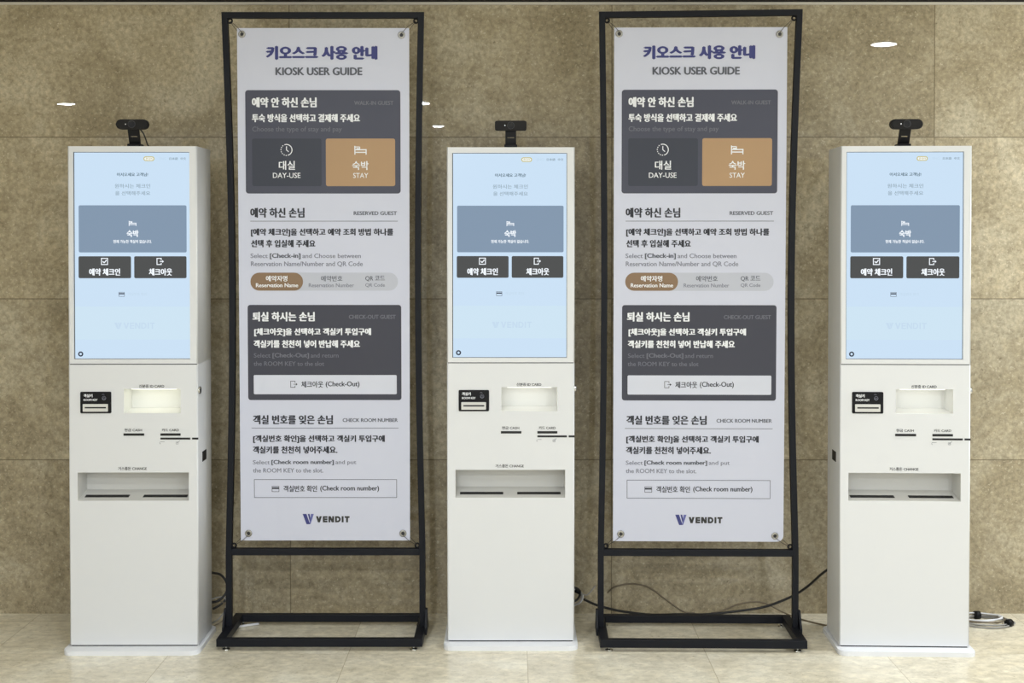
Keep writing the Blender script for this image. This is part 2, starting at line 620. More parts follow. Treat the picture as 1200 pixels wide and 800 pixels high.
def logo_word(g, x0, x1, z0, z1, w, y, m):
    """VENDIT in heavy wide capitals made of straight strokes; w = stroke width"""
    h = z0 - z1
    units = (1.02, 0.80, 0.98, 0.98, 0.34, 0.86)
    gap = 0.16
    u = (x1 - x0) / (sum(units) + gap * 5)
    x = x0
    for ch, n in zip('VENDIT', units):
        a, b = x, x + n * u
        if ch == 'V':
            c = (a + b) / 2
            g.poly([(a, y, z0), (a + w * 1.15, y, z0), (c + w * .55, y, z1), (c - w * .55, y, z1)], m)
            g.poly([(b, y, z0), (c + w * .55, y - 1e-5, z1), (c - w * .55, y, z1), (b - w * 1.15, y, z0)], m)
        elif ch == 'E':
            g.flat(a, a + w, z1, z0, y, m)
            for t in (z1, (z0 + z1 - w * .9) / 2, z0 - w * .9):
                g.flat(a + w, b, t, t + w * .9, y, m)
        elif ch == 'N':
            g.flat(a, a + w, z1, z0, y, m)
            g.flat(b - w, b, z1, z0, y, m)
            g.poly([(a + w * .1, y - 1e-5, z0), (a + w * 1.2, y - 1e-5, z0), (b - w * .1, y - 1e-5, z1), (b - w * 1.2, y - 1e-5, z1)], m)
        elif ch == 'D':
            g.flat(a, a + w, z1, z0, y, m)
            r = h / 2
            cx, cz = b - r, (z0 + z1) / 2
            g.flat(a + w, cx, z1, z1 + w * .9, y, m)
            g.flat(a + w, cx, z0 - w * .9, z0, y, m)
            g.arc(cx, cz, r, w * .95, -pi / 2, pi / 2, y, m, 16)
        elif ch == 'I':
            c = (a + b) / 2
            g.flat(c - w / 2, c + w / 2, z1, z0, y, m)
        else:
            c = (a + b) / 2
            g.flat(a, b, z0 - w * .9, z0, y, m)
            g.flat(c - w / 2, c + w / 2, z1, z0 - w * .9, y, m)
        x = b + gap * u


def make_kiosk():
    root = thing('self_check_in_kiosk', (0, 0, 0), 0, '', 'kiosk', 'white check-in kiosks along the wall')
    # base plate
    g = G()
    g.prism(rr_ring(-0.2285, 0.2285, -0.052, KD + 0.03, 0.030), 'z', 0.0, 0.0155, M_BASE)
    bmesh.ops.bevel(g.bm, geom=[e for e in g.bm.edges if abs(e.verts[0].co.z - .0155) < 1e-6 and abs(e.verts[1].co.z - .0155) < 1e-6],
                    offset=.002, segments=2, affect='EDGES')
    g.build('base_plate', root)
    g = G(); g.box(-HW + .006, HW - .006, .004, KD - .01, .0155, .0200, M_SLOT); g.build('plinth_gap', root)
    # cabinet
    z0, z1 = 0.0200, SEAM - 0.0016
    ID = (kx(587.6), kx(653), kz(481), kz(453))
    CH = (kx(533.8), kx(662.2), kz(582.5), kz(549.8))
    g = G()
    shell(g, z0, z1, [ID, CH], M_WHITE)
    g.build('cabinet', root, recalc=True)
    # id card bay
    g = G()
    x0, x1, a, b = ID
    D = 0.095
    fl = a + 0.006
    g.poly([(x0, 0, a), (x0, D, fl), (x0, D, b), (x0, 0, b)], M_BAY)
    g.poly([(x1, 0, a), (x1, 0, b), (x1, D, b), (x1, D, fl)], M_BAY)
    g.poly([(x0, 0, a), (x1, 0, a), (x1, D, fl), (x0, D, fl)], M_BAY)
    g.poly([(x0, D, fl), (x1, D, fl), (x1, D, b), (x0, D, b)], M_BAY)
    g.poly([(x0, 0, b), (x0, D, b), (x1, D, b), (x1, 0, b)], M_BAY)
    bay = g.build('id_card_bay', root, recalc=False)
    g = G(); g.box(x0 + .02, x1 - .02, .02, .075, b - .004, b - .001, M_BAYGLOW); g.build('bay_glow', bay)  # added glowing plate brightens the bay interior
    # change tray
    g = G()
    x0, x1, a, b = CH
    D = 0.095
    fb = a + 0.020                 # height of the sloped floor at the back
    g.poly([(x0, 0, a), (x0, D, fb), (x0, D, b), (x0, 0, b)], M_GREYW)
    g.poly([(x1, 0, a), (x1, 0, b), (x1, D, b), (x1, D, fb)], M_GREYW)
    g.poly([(x0, 0, a), (x1, 0, a), (x1, D, fb), (x0, D, fb)], M_GREYW)
    g.poly([(x0, D, fb), (x1, D, fb), (x1, D, b), (x0, D, b)], M_GREYW)
    g.poly([(x0, 0, b), (x0, D, b), (x1, D, b), (x1, 0, b)], M_GREYW)
    tray = g.build('change_tray', root, recalc=False)
    for q0, q1 in ((538.6, 589.6), (606.2, 657.4)):
        g = G()
        ya, yb = .028, .047
        za = a + ya / D * .020
        zb = a + yb / D * .020
        g.prism([(ya, za - .003), (ya, za + .0012), (yb, zb + .0012), (yb, zb - .003)], 'x', kx(q0), kx(q1), M_SLOT)
        g.build('slot', tray)
    # room key reader
    g = G()
    g.prism(rr_ring(kx(537.6), kx(573.2), kz(481), kz(456.2), .004), 'y', -.003, .002, M_BLACK)
    rd = g.build('room_key_reader', root)
    g = G()
    g.prism(rr_ring(kx(540.8), kx(569.6), kz(479), kz(470.3), .0015), 'y', -.0065, -.003, M_GREYW)
    sp = g.build('slot_plate', rd)
    g = G(); g.box(kx(543.2), kx(567.6), -.0072, -.006, kz(475.2), kz(473.6), M_SLOT); g.build('slot', rd)
    g = G()
    y = -.0033
    g.text('객실키', kx(541.5), kx(551.8), kz(458.8), kz(462.6), y, M_PRINTW, .0005)
    g.text('ROOM KEY', kx(541.5), kx(557.5), kz(464.3), kz(466.8), y, M_PRINTW, .0003)
    g.arc(kx(565), kz(463.5), .0068, .0012, 0, 2 * pi, y, M_MIDTX)
    g.arc(kx(565), kz(464.2), .0042, .0012, 0, 2 * pi, y, M_MIDTX)
    g.arc(kx(564), kz(461), .0062, .0012, pi * .25, pi * .75, y, M_MIDTX)
    g.build('lettering', rd, recalc=False)
    # slots on the cabinet front
    for nm, q in (('cash_slot', (587, 611, 504.4, 507.2)), ('card_slot', (629.6, 653, 504.4, 507.2))):
        g = G(); g.box(kx(q[0]), kx(q[1]), -.0012, .01, kz(q[3]), kz(q[2]), M_SLOT, .0004); g.build(nm, root)
    g = G()
    g.box(kx(629.6), kx(664.2), -.0012, .01, kz(511.6), kz(509.4), M_SLOT, .0004)
    g.box(kx(666.2), HW + .0004, -.0012, .004, kz(511.6), kz(509.4), M_SLOT, .0004)
    g.build('swipe_slot', root)
    # printed lettering on the cabinet
    g = G()
    y = -.0006
    K = M_PRINTK
    for w, q in (('신분증 ID CARD', (605.2, 634.2, 447.9, 451.7)), ('현금 CASH', (588.2, 608.4, 498.8, 502.3)),
                 ('카드 CARD', (631.2, 651, 498.8, 502.3)), ('거스름돈 CHANGE', (580.6, 613.8, 543.2, 547.1))):
        g = G()
        g.text(w, kx(q[0]), kx(q[1]), kz(q[2]), kz(q[3]), y, K, .0003)
        g.build('lettering', root, recalc=False)
    gx = M_GREYTX
    g = G()
    g.arc(kx(630), kz(515.6), .004, .0009, pi * .5, pi * 1.5, y, gx)
    g.bar(kx(630), kz(514.2), kx(634.5), kz(514.2), .001, y, gx)
    g.build('printed_symbol', root, recalc=False)
    g = G()
    g.outline(kx(647.6), kx(650.4), kz(517), kz(514.4), .0009, y, gx)
    g.bar(kx(648.6), kz(515.8), kx(652), kz(513), .0011, y - 1e-5, gx)
    g.build('printed_symbol', root, recalc=False)
    # side ports and lock
    for s in (-1, 1):
        g = G()
        g.box(s * HW - .0015, s * HW + .0015, .060, .116, kz(541), kz(529.2), M_SLOT, .001)
        g.build('side_port', root)
    g = G()
    g.cyl((HW - .004, .014, kz(455)), (HW + .006, .014, kz(455)), .0125, M_CHROME, 24)
    lk = g.build('side_lock', root)
    g = G(); g.cyl((HW + .0055, .014, kz(455)), (HW + .0066, .014, kz(455)), .009, M_BLACK, 24); g.build('keyhole', lk)
    # display housing
    SR = (kx(530.2), kx(664.2), kz(418.6), kz(179.6))
    g = G()
    shell(g, SEAM + .0016, 1.7076, [SR], M_WHITE)
    x0, x1, a, b = SR
    d = .007
    g.poly([(x0, 0, a), (x0, d, a), (x0, d, b), (x0, 0, b)], M_WHITE)
    g.poly([(x1, 0, a), (x1, 0, b), (x1, d, b), (x1, d, a)], M_WHITE)
    g.poly([(x0, 0, a), (x1, 0, a), (x1, d, a), (x0, d, a)], M_WHITE)
    g.poly([(x0, 0, b), (x0, d, b), (x1, d, b), (x1, 0, b)], M_WHITE)
    g.build('display_housing', root)
    g = G(); g.box(-HW + .004, HW - .004, .003, .006, SEAM - .0018, SEAM + .0018, M_DGREY)  # dark strip paints in extra shade inside the groove
    g.box(-HW, HW, .006, KD - .016, SEAM - .0018, SEAM + .0018, M_WHITE); g.build('housing_joint', root)
    # screen
    g = G()
    g.box(x0, x1, d - .0005, d + .012, a, b, M_SLOT)
    g.flat(x0 + .0025, x1 - .0015, a + .0015, b - .0015, d - .0008, S_BG)
    g.flat(x0 + .0025, x1 - .0015, kz(396), kz(358), d - .0009, S_PANE)
    sc = g.build('screen', root, recalc=False)
    sc['label'] = 'lit pale blue touch screen'
    y = d - .0012
    e = .0002
    g = G()
    g.text('어서오세요 고객님!', kx(580), kx(616), kz(203.4), kz(207.6), y, S_TXT, .0005)
    g.build('greeting', sc, recalc=False)
    g = G()
    g.text('원하시는 체크인', kx(577.5), kx(618.5), kz(216.3), kz(221.2), y, S_TXT2, .0003)
    g.text('을 선택해주세요', kx(578), kx(618.5), kz(224.6), kz(229.4), y, S_TXT2, .0003)
    g.build('prompt_text', sc, recalc=False)
    g = G()
    g.prism(rr_ring(kx(610.8), kx(623.4), kz(190), kz(184.6), .0075), 'y', y, y + .0003, S_GOLD)
    g.prism(rr_ring(kx(612.0), kx(622.2), kz(189), kz(185.6), .0048), 'y', y - e, y, S_WHITE)
    g.text('한국어', kx(613.2), kx(621), kz(185.9), kz(188.7), y - 2 * e, S_GOLD, .0003)
    g.build('language_tab', sc, recalc=False)
    for w, a0, a1, m_ in (('ENG', 629, 637, S_FAINT), ('日本語', 640.5, 650.5, S_TXT2), ('中文', 653.5, 660, S_TXT2)):
        g = G()
        g.text(w, kx(a0), kx(a1), kz(185.7), kz(188.7), y, m_, .0003)
        g.build('language_tab', sc, recalc=False)
    g = G()
    card_icon(g, kx(581.6), kx(588.4), kz(341.2), kz(346.4), y, S_INK, .0012)
    g.text('객실번호 확인', kx(592), kx(614), kz(341.6), kz(345.4), y, S_FAINT, .0004)
    g.build('room_number_link', sc, recalc=False)
    g = G()
    logo_v(g, kx(576.5), kx(585), kz(376.5), kz(383.6), y, S_FAINT, S_FAINT)
    logo_word(g, kx(587), kx(623), kz(376.5), kz(383.6), .0042, y, S_FAINT)
    g.build('screen_logo', sc, recalc=False)
    g = G()
    g.arc(kx(537.4), kz(412.8), .0088, .0046, 0, 2 * pi, y, S_INK)
    g.build('round_icon', sc, recalc=False)

    def button(x0, x1, za, zb, m, r, fn, lab=None):
        g = G()
        g.rrect(kx(x0), kx(x1), kz(za), kz(zb), r, y, m)
        fn(g)
        o = g.build('menu_button', sc, recalc=False)
        if lab:
            o['label'] = lab

    def f1(g):
        bed_icon(g, kx(593.6), kx(602.4), kz(259), kz(264.8), y - e, S_WHITE)
        g.text('숙박', kx(591), kx(605), kz(269.6), kz(277.6), y - e, S_WHITE, .0011)
        g.text('현재 가능한 객실이 없습니다.', kx(575.5), kx(620), kz(280.8), kz(284.8), y - e, S_WHITE, .0004)

    def f2(g):
        check_icon(g, kx(565.4), kz(305.8), .0118, y - e, S_WHITE)
        g.text('예약 체크인', kx(547.5), kx(583.5), kz(313.8), kz(322.2), y - e, S_WHITE, .0011)

    def f3(g):
        exit_icon(g, kx(629.5), kz(305.8), .0118, y - e, S_WHITE)
        g.text('체크아웃', kx(616.5), kx(643.5), kz(313.8), kz(322.2), y - e, S_WHITE, .0011)
    button(535.8, 660.2, 241, 295.4, S_SLATE, .005, f1, 'large slate blue button with a bed icon')
    button(535.4, 596, 299.8, 325.2, S_DARK, .005, f2, 'dark button with a tick box icon')
    button(599.6, 660, 299.8, 325.2, S_DARK, .005, f3, 'dark button with an exit icon')
    return root


def place(root, loc, rz, label):
    root.location = loc
    root.rotation_euler = (0, 0, rz)
    root['label'] = label
    return root


K2 = make_kiosk()
K1 = copy_tree(K2)
K3 = copy_tree(K2)
place(K2, (-0.0043, 4.3686, 0), 0, 'white check-in kiosk standing between the two banner stands')
place(K1, (-1.2800, 4.3190, 0), radians(0.3), 'white check-in kiosk at the left end, its right side and lock showing')
place(K3, (1.3260, 4.3080, 0), radians(-1.9), 'white check-in kiosk at the right end, its grey left side showing')


# the scanner lamp of the left kiosk shines brighter and a little yellower
M_SCAN2 = mat('bay glow lit', (0.8, 0.8, 0.7, 1), 0.5, emit=(1.0, 1.0, 0.84, 1), strength=1.5)
for b_ in K1.children:
    if b_.name.startswith('id_card_bay'):
        for l_ in b_.children:
            l_.data = l_.data.copy()
            l_.data.materials[0] = M_SCAN2


# ------------------------------------------------------------------ webcams on the kiosk tops
def webcam(kiosk, rnd, lean, label, cable):
    m = kiosk.matrix_basis
    t = thing('webcam', m @ Vector((0, 0, 1.7076)), kiosk.rotation_euler.z, label, 'webcam', 'webcams on top of the kiosks')
    w, h = 0.054, 0.0165
    zc = 0.0735
    g = G()
    g.prism(rr_ring(-w, w, zc - h, zc + h, rnd, 8), 'y', -.006, .020, M_CAM, smooth=False)
    bmesh.ops.bevel(g.bm, geom=[e for e in g.bm.edges if abs(e.verts[0].co.y - e.verts[1].co.y) < 1e-6], offset=.004, segments=3, affect='EDGES')
    g.build('camera_body', t)
    g = G()
    g.cyl((0, -.0085, zc), (0, -.004, zc), .0105, M_LENS, 28)
    g.tube([(0.0115 * cos(a), -.0068, zc + .0115 * sin(a)) for a in [k * pi / 12 for k in range(24)]], .0014, M_DGREY, 6, closed=True)
    g.build('lens', t)
    g = G(); g.cyl((-.020, -.0075, zc), (-.020, -.004, zc), .0022, M_CHROME, 12); g.build('indicator', t)
    # hinge bracket: leaning arm with a gap under the hinge, and the clip on the kiosk top
    g = G()
    aw = .0185

    def P(z):
        return .010 + lean * (zc - h - z)
    def leaf(xa, xb, za, zb):
        ring = [(P(za), za), (P(za) + .011, za), (P(zb) + .011, zb), (P(zb), zb)]
        g.prism(ring, 'x', xa, xb, M_BLACK)
    leaf(-aw, aw, .036, zc - h + .002)
    leaf(-aw, -aw + .007, .032, .036)
    leaf(aw - .007, aw, .032, .036)
    leaf(-aw, aw, .0085, .032)
    g.build('bracket', t)
    g = G()
    g.box(-.022, .022, P(.004) - .018, P(.004) + .030, 0.0002, .0095, M_BLACK, .002)
    g.build('clip', t)
    if cable:
        g = G()
        g.tube(spline([(.022, .018, zc - h + .001), (.031, .024, .045), (.036, .036, .025), (.036, .06, .008), (.034, .10, .0032), (.02, .16, .0028)]), .0024, M_CBLK)
        g.build('cable', t)
    return t


webcam(K1, .0160, .42, 'pill-shaped black webcam with a loose cable, on the left kiosk', True)
webcam(K2, .0065, .10, 'black webcam with squarer corners, on top of the middle kiosk', False)
webcam(K3, .0160, .55, 'pill-shaped black webcam on top of the right kiosk', False)


# ------------------------------------------------------------------ banner stands
def make_stand(loc, rz, bow_l, bow_r, rise, label):
    t = thing('banner_stand', loc, rz, label, 'banner stand', 'black metal banner stands')
    W2 = 0.349
    T = 0.0205
    H = 2.1765
    PY = 0.148
    LEAN = -0.040

    def py(z): return PY + LEAN * max(0, (z - .3) / (H - .3))

    def post(s, bow, top):
        g = G()
        n = 26
        rings = []
        for k in range(n + 1):
            z = .040 + (top - .040) * k / n
            q = max(0.0, min(1.0, (z - .31) / (top - .31)))
            bx = -s * bow * sin(pi * q) ** 1.0
            xo, xi = s * W2 + bx, s * (W2 - T) + bx
            yy = py(z)
            rings.append([g.bm.verts.new(p) for p in ((xo, yy, z), (xi, yy, z), (xi, yy + T, z), (xo, yy + T, z))])
        fs = []
        for a, b in zip(rings, rings[1:]):
            for k in range(4):
                fs.append(g.bm.faces.new((a[k], a[(k + 1) % 4], b[(k + 1) % 4], b[k])))
        fs.append(g.bm.faces.new(rings[0]))
        fs.append(g.bm.faces.new(list(reversed(rings[-1]))))
        g._paint(fs, M_FRAME)
        bmesh.ops.bevel(g.bm, geom=[e for e in g.bm.edges if abs(e.verts[0].co.z - e.verts[1].co.z) > .02], offset=.0015, segments=1, affect='EDGES')
        g.build('post', t)
    post(-1, bow_l, H)
    post(1, bow_r, H + rise)
    # top bar (its right end may stand a little higher) and lower cross bar
    g = G()
    yy = py(H)
    xi = W2 - T * 0.9
    ring = []
    for x, dz in ((-xi, 0.0), (xi, rise)):
        ring.append([g.bm.verts.new(p) for p in ((x, yy, H + dz - T), (x, yy + T, H + dz - T), (x, yy + T, H + dz), (x, yy, H + dz))])
    fs = [g.bm.faces.new((ring[0][k], ring[0][(k + 1) % 4], ring[1][(k + 1) % 4], ring[1][k])) for k in range(4)]
    fs += [g.bm.faces.new(ring[0]), g.bm.faces.new(list(reversed(ring[1])))]
    g._paint(fs, M_FRAME)
    g.build('top_bar', t)
    g = G(); g.box(-W2 + T, W2 - T, py(.3), py(.3) + T, .289, .3125, M_FRAME, .0015); g.build('cross_bar', t)
    # base: four flat tubes
    z0, z1 = .0145, .0415
    g = G(); g.box(-W2, W2, 0, .024, z0, z1, M_FRAME, .0015); g.build('base_front_bar', t)
    g = G(); g.box(-W2, W2, .282, .306, z0, z1, M_FRAME, .0015); g.build('base_rear_bar', t)
    for s in (-1, 1):
        g = G(); g.box(min(s * W2, s * (W2 - .030)), max(s * W2, s * (W2 - .030)), .024, .282, z0, z1, M_FRAME, .0015); g.build('base_side_bar', t)
        g = G()
        g.prism([(PY - .030, .004 + z0), (PY + .070, .004 + z0), (PY + .070, .030), (PY + T, .100), (PY, .100), (PY - .030, .045)], 'x',
                s * W2, s * (W2 + .007), M_FRAME)
        g.build('gusset', t)
    # levelling feet
    for x in (-.318, .318):
        for yq in (.014, .294):
            g = G()
            g.cyl((x, yq, 0.0), (x, yq, .0055), .013, M_CHROME, 24)
            g.cyl((x, yq, .0055), (x, yq, .016), .0045, M_CHROME, 14)
            g.build('levelling_foot', t)
    # screw eyes in the four inner corners
    for s in (-1, 1):
        for top in (0, 1):
            z = (H - T - .0085 + (rise if s > 0 else 0)) if top else .3125 + .0095
            yq = py(z) + T / 2
            cx = s * (W2 - T - .0075)
            g = G()
            g.tube([(cx + 0.0072 * cos(a), yq, z + 0.0072 * sin(a)) for a in [k * pi / 10 for k in range(20)]], .0031, M_BLACK, 8, closed=True)
            g.tube([(cx + s * .004, yq, z + (.004 if top else -.004)), (cx + s * .011, yq, z + (.012 if top else -.012))], .0024, M_BLACK, 8)
            g.build('screw_eye', t)
    return t, py, H, T, W2


# ------------------------------------------------------------------ printed banners
PS = 0.0029790


def ux(px): return (px - 381.0) * PS
def uz(py): return 2.123 - (py - 33.9) * PS


def make_banner(stand, py_, H, T, W2, rise, corner, label):
    zt, zb = 2.123, .3405
    hw = .2965
    # the sheet hangs in the plane of the leaning frame
    lean = (py_(zt) - py_(zb)) / (zt - zb)
    root = thing('hanging_banner', stand.matrix_basis @ Vector((0, py_(zb) + T / 2 - .004, 0)), stand.rotation_euler.z, label, 'banner',
                 'printed banners in the stands')
    ang = math.atan(lean)
    root.rotation_euler = (-ang, 0, stand.rotation_euler.z)
    off = Vector((0, 0, 0))
    root.location = stand.matrix_basis @ Vector((0, py_(zb) + T / 2 - .004 - lean * zb, 0))
    g = G()
    ring = [(-hw, zb), (hw - .001, zb), (hw + .001, zt), (-hw, zt)]
    if corner:
        c = [(hw - corner + corner * sin(a), zb + corner - corner * cos(a)) for a in [k * pi / 12 for k in range(7)]]
        ring = [(-hw, zb)] + c + [(hw + .001, zt), (-hw, zt)]
    g.prism(ring, 'y', 0.0, .0008, M_PAPER)
    g.build('sheet', root)
    y = -.0004
    e = .0003

    def T_(g, s, a, b, c, d, m, bold=0.0, yy=None):
        g.text(s, ux(a), ux(b), uz(c), uz(d), y - e * 2 if yy is None else yy, m, bold)

    def rr(g, a, b, c, d, r, yy, m):
        g.rrect(ux(a), ux(b), uz(c), uz(d), r, yy, m)
    # heading
    g = G()
    T_(g, '키오스크 사용 안내', 314.8, 444.2, 54.4, 70.6, M_NAVY, .0036)
    g.build('title', root, recalc=False)
    g = G()
    T_(g, 'KIOSK USER GUIDE', 325.7, 426.6, 79.2, 88.4, M_GREYTX, .0016)
    g.build('subtitle', root, recalc=False)
    # walk-in panel
    g = G()
    rr(g, 290.4, 470.5, 105.5, 225.3, .010, y, M_PANEL)
    T_(g, '예약 안 하신 손님', 298.1, 373.4, 113.8, 125.6, M_PRINTW, .0018)
    T_(g, 'WALK-IN GUEST', 416.8, 462.5, 118, 122.7, M_FAINT, .0006)
    T_(g, '투숙 방식을 선택하고 결제해 주세요', 298, 423.7, 133, 142.6, M_PRINTW, .0014)
    T_(g, 'Choose the type of stay and pay', 298.4, 402.4, 147.7, 155.0, M_FAINT, .0002)
    pn = g.build('printed_panel', root, recalc=False)
    pn['label'] = 'slate panel for guests without a booking'
    g = G()
    rr(g, 298, 378.6, 161.5, 216.7, .007, y - e, M_DBTN)
    cx, cz = ux(338), uz(174.7)
    g.arc(cx, cz, .0205, .0030, -pi * .42, pi * .62, y - 2 * e, M_PRINTW)
    for k in range(7):
        a = pi * .70 + k * pi * .125
        g.arc(cx, cz, .0205, .0030, a, a + .2, y - 2 * e, M_PRINTW, 3)
    g.bar(cx, cz + .0125, cx, cz - .001, .0030, y - 2 * e, M_PRINTW)
    g.bar(cx, cz, cx + .0075, cz - .0065, .0030, y - 2.1 * e, M_PRINTW)
    T_(g, '대실', 328.9, 347.8, 187.4, 197.8, M_PRINTW, .0007, y - 2 * e)
    T_(g, 'DAY-USE', 322, 354.1, 201.2, 207.2, M_PRINTW, .0002, y - 2 * e)
    b1 = g.build('printed_button', pn, recalc=False)
    b1['label'] = 'dark slate printed button with a clock'
    g = G()
    rr(g, 383.7, 464.2, 161.5, 216.7, .007, y - e, M_BRONZE)
    bed_icon(g, ux(416.8), ux(431.2), uz(170), uz(180.2), y - 2 * e, M_PRINTW)
    T_(g, '숙박', 414.2, 433.4, 187.6, 198, M_PRINTW, .0007, y - 2 * e)
    T_(g, 'STAY', 415.3, 432.9, 201.4, 207.2, M_PRINTW, .0002, y - 2 * e)
    b2 = g.build('printed_button', pn, recalc=False)
    b2['label'] = 'bronze printed button with a bed'
    # reserved guest section
    g = G()
    yy = y
    T_(g, '예약 하신 손님', 295.2, 358.6, 241.8, 253.4, M_INK, .0017, yy)
    T_(g, 'RESERVED GUEST', 415.7, 466.1, 245.9, 250.4, M_GREYTX, .0007, yy)
    g.flat(ux(295.2), ux(467), uz(257.7), uz(257.1), yy, M_GREYTX)
    T_(g, '[예약 체크인]을 선택하고 예약 조회 방법 하나를', 295.8, 461.9, 265.8, 275.4, M_INK, .0014, yy)
    T_(g, '선택 후 입실해 주세요', 295.8, 371.1, 279, 287.9, M_INK, .0014, yy)
    T_(g, 'Select', 295.2, 315.4, 295.1, 300.4, M_MIDTX, .0004, yy)
    T_(g, '[Check-in]', 317.6, 353.7, 294.8, 301.8, M_GREYTX, .0011, yy)
    T_(g, 'and Choose between', 355.7, 423.9, 295.1, 300.4, M_MIDTX, .0004, yy)
    T_(g, 'Reservation Name/Number and QR Code', 295.6, 426.1, 304.3, 310.8, M_MIDTX, .0004, yy)
    sec = g.build('printed_text', root, recalc=False)
    g = G()
    rr(g, 295, 467, 317.4, 338.4, .0305, y, M_PILL)
    T_(g, '예약번호', 377.2, 402.3, 321, 327.6, M_GREYTX, .0004, y - e)
    T_(g, 'Reservation Number', 362.9, 415.7, 329.8, 334.4, M_MIDTX, .0003, y - e)
    T_(g, 'QR 코드', 428.9, 451.8, 321, 327.6, M_GREYTX, .0004, y - e)
    T_(g, 'QR Code', 428.9, 451.8, 329.8, 334.6, M_MIDTX, .0003, y - e)
    tb = g.build('printed_tab_strip', root, recalc=False)
    tb['label'] = 'pale grey rounded strip'
    g = G()
    rr(g, 295, 356.3, 317.4, 338.4, .0305, y - e, M_BROWN)
    T_(g, '예약자명', 313, 338.1, 320.9, 327.6, M_PRINTW, .0006, y - 2 * e)
    T_(g, 'Reservation Name', 301.3, 350.6, 329.7, 334.4, M_PRINTW, .0005, y - 2 * e)
    o = g.build('printed_tab', tb, recalc=False)
    o['label'] = 'brown rounded tab'
    # check-out panel
    g = G()
    rr(g, 291.4, 470.7, 355.1, 466.6, .009, y, M_PANEL2)
    T_(g, '퇴실 하시는 손님', 297, 369.8, 363.2, 374.4, M_PRINTW, .0017)
    T_(g, 'CHECK-OUT GUEST', 409.6, 464.3, 366.6, 371.4, M_FAINT, .0005)
    T_(g, '[체크아웃]을 선택하고 객실키 투입구에', 298.9, 435.5, 382.1, 391.8, M_PRINTW, .0014)
    T_(g, '객실키를 천천히 넣어 반납해 주세요', 298, 422.6, 396.2, 405.2, M_PRINTW, .0014)
    T_(g, 'Select', 298.3, 317.7, 411.6, 416.7, M_FAINT, .0002)
    T_(g, '[Check-Out]', 320, 362.9, 411.3, 418, M_FAINT, .0008)
    T_(g, 'and return', 364.7, 397.3, 411.6, 416.7, M_FAINT, .0002)
    T_(g, 'the ROOM KEY to the slot', 298, 380.5, 421.2, 426.4, M_FAINT, .0003)
    p2 = g.build('printed_panel', root, recalc=False)
    p2['label'] = 'dark slate panel for guests checking out'
    g = G()
    rr(g, 298, 465.2, 437.2, 459.7, .004, y - e, M_LTBTN)
    exit_icon(g, ux(344.8), uz(448), .0118, y - 2 * e, M_INK, .16)
    T_(g, '체크아웃', 353.5, 379.2, 444.4, 452, M_INK, .0006, y - 2 * e)
    T_(g, '(Check-Out)', 382.1, 421.7, 444.5, 452.3, M_INK, .0006, y - 2 * e)
    o = g.build('printed_button', p2, recalc=False)
    o['label'] = 'near white printed button'
    # room number section
    g = G()
    T_(g, '객실 번호를 잊은 손님', 296.6, 390.4, 484.2, 495.2, M_INK, .0017, y)
    T_(g, 'CHECK ROOM NUMBER', 401.7, 466.3, 488, 492.4, M_GREYTX, .0006, y)
    g.flat(ux(295), ux(467.1), uz(499.8), uz(499.2), y, M_GREYTX)
    T_(g, '[객실번호 확인]을 선택하고 객실키 투입구에', 296.6, 451.1, 507.8, 517.2, M_INK, .0014, y)
    T_(g, '객실키를 천천히 넣어주세요.', 296.2, 395.6, 520.8, 529.6, M_INK, .0014, y)
    T_(g, 'Select', 296.2, 316.2, 537.3, 542.2, M_MIDTX, .0004, y)
    T_(g, '[Check room number]', 317.8, 391.3, 537, 543.4, M_GREYTX, .0011, y)
    T_(g, 'and put', 393, 417.5, 537.3, 543.4, M_MIDTX, .0004, y)
    T_(g, 'the ROOM KEY to the slot.', 296.2, 378.7, 546.8, 552.0, M_MIDTX, .0004, y)
    g.build('printed_text', root, recalc=False)
    g = G()
    g.outline(ux(297.5), ux(465), uz(581.8), uz(559.9), .0018, y, M_GREYTX)
    card_icon(g, ux(318.3), ux(326.9), uz(567.9), uz(574.8), y, M_INK, .0016)
    T_(g, '객실번호 확인', 331.9, 371.3, 567.2, 574.8, M_INK, .0006, y)
    T_(g, '(Check room number)', 375, 444.1, 567.4, 575.0, M_INK, .0006, y)
    o = g.build('printed_button', root, recalc=False)
    o['label'] = 'printed button with a thin grey outline'
    g = G()
    logo_v(g, ux(354.2), ux(367.4), uz(600.8), uz(613), y, M_NAVY, M_NAVY2)
    logo_word(g, ux(369.8), ux(409.3), uz(603.5), uz(610.8), .0068, y, M_PRINTK)
    g.build('brand_logo', root, recalc=False)
    # grommets and cords
    for (px, pz, s, top) in ((287.2, 41, -1, 1), (472, 42, 1, 1), (290.6, 623.8, -1, 0), (472, 623.8, 1, 0)):
        if corner and s > 0 and not top:
            px, pz = 470.6, 625.4
        cx, cz = ux(px), uz(pz)
        g = G()
        g.tube([(cx + .0088 * cos(a), -.0012, cz + .0088 * sin(a)) for a in [k * pi / 12 for k in range(24)]], .0038, M_STEEL, 10, closed=True)
        g.cyl((cx, -.0008, cz), (cx, .0016, cz), .006, M_DGREY, 20)
        g.build('grommet', root)
        z = (H - T - .0085 + (rise if s > 0 else 0)) if top else .322
        ex = s * (W2 - T - .0075)
        dx = .0035
        g = G()
        g.tube([(cx - dx * s * .5, -.0045, cz + (dx if top else -dx)), (cx + (ex - cx) * .5 - dx * s, -.0045, cz + (z - cz) * .5 + (dx if top else -dx)), (ex, .003, z)], .0009, M_CORD, 6)
        g.tube([(cx + dx * s, .004, cz - (dx if top else -dx) * .5), (cx + (ex - cx) * .5 + dx * s, .004, cz + (z - cz) * .5 - (dx if top else -dx)), (ex, .004, z)], .0009, M_CORD, 6)
        g.build('cord', root)
    return root


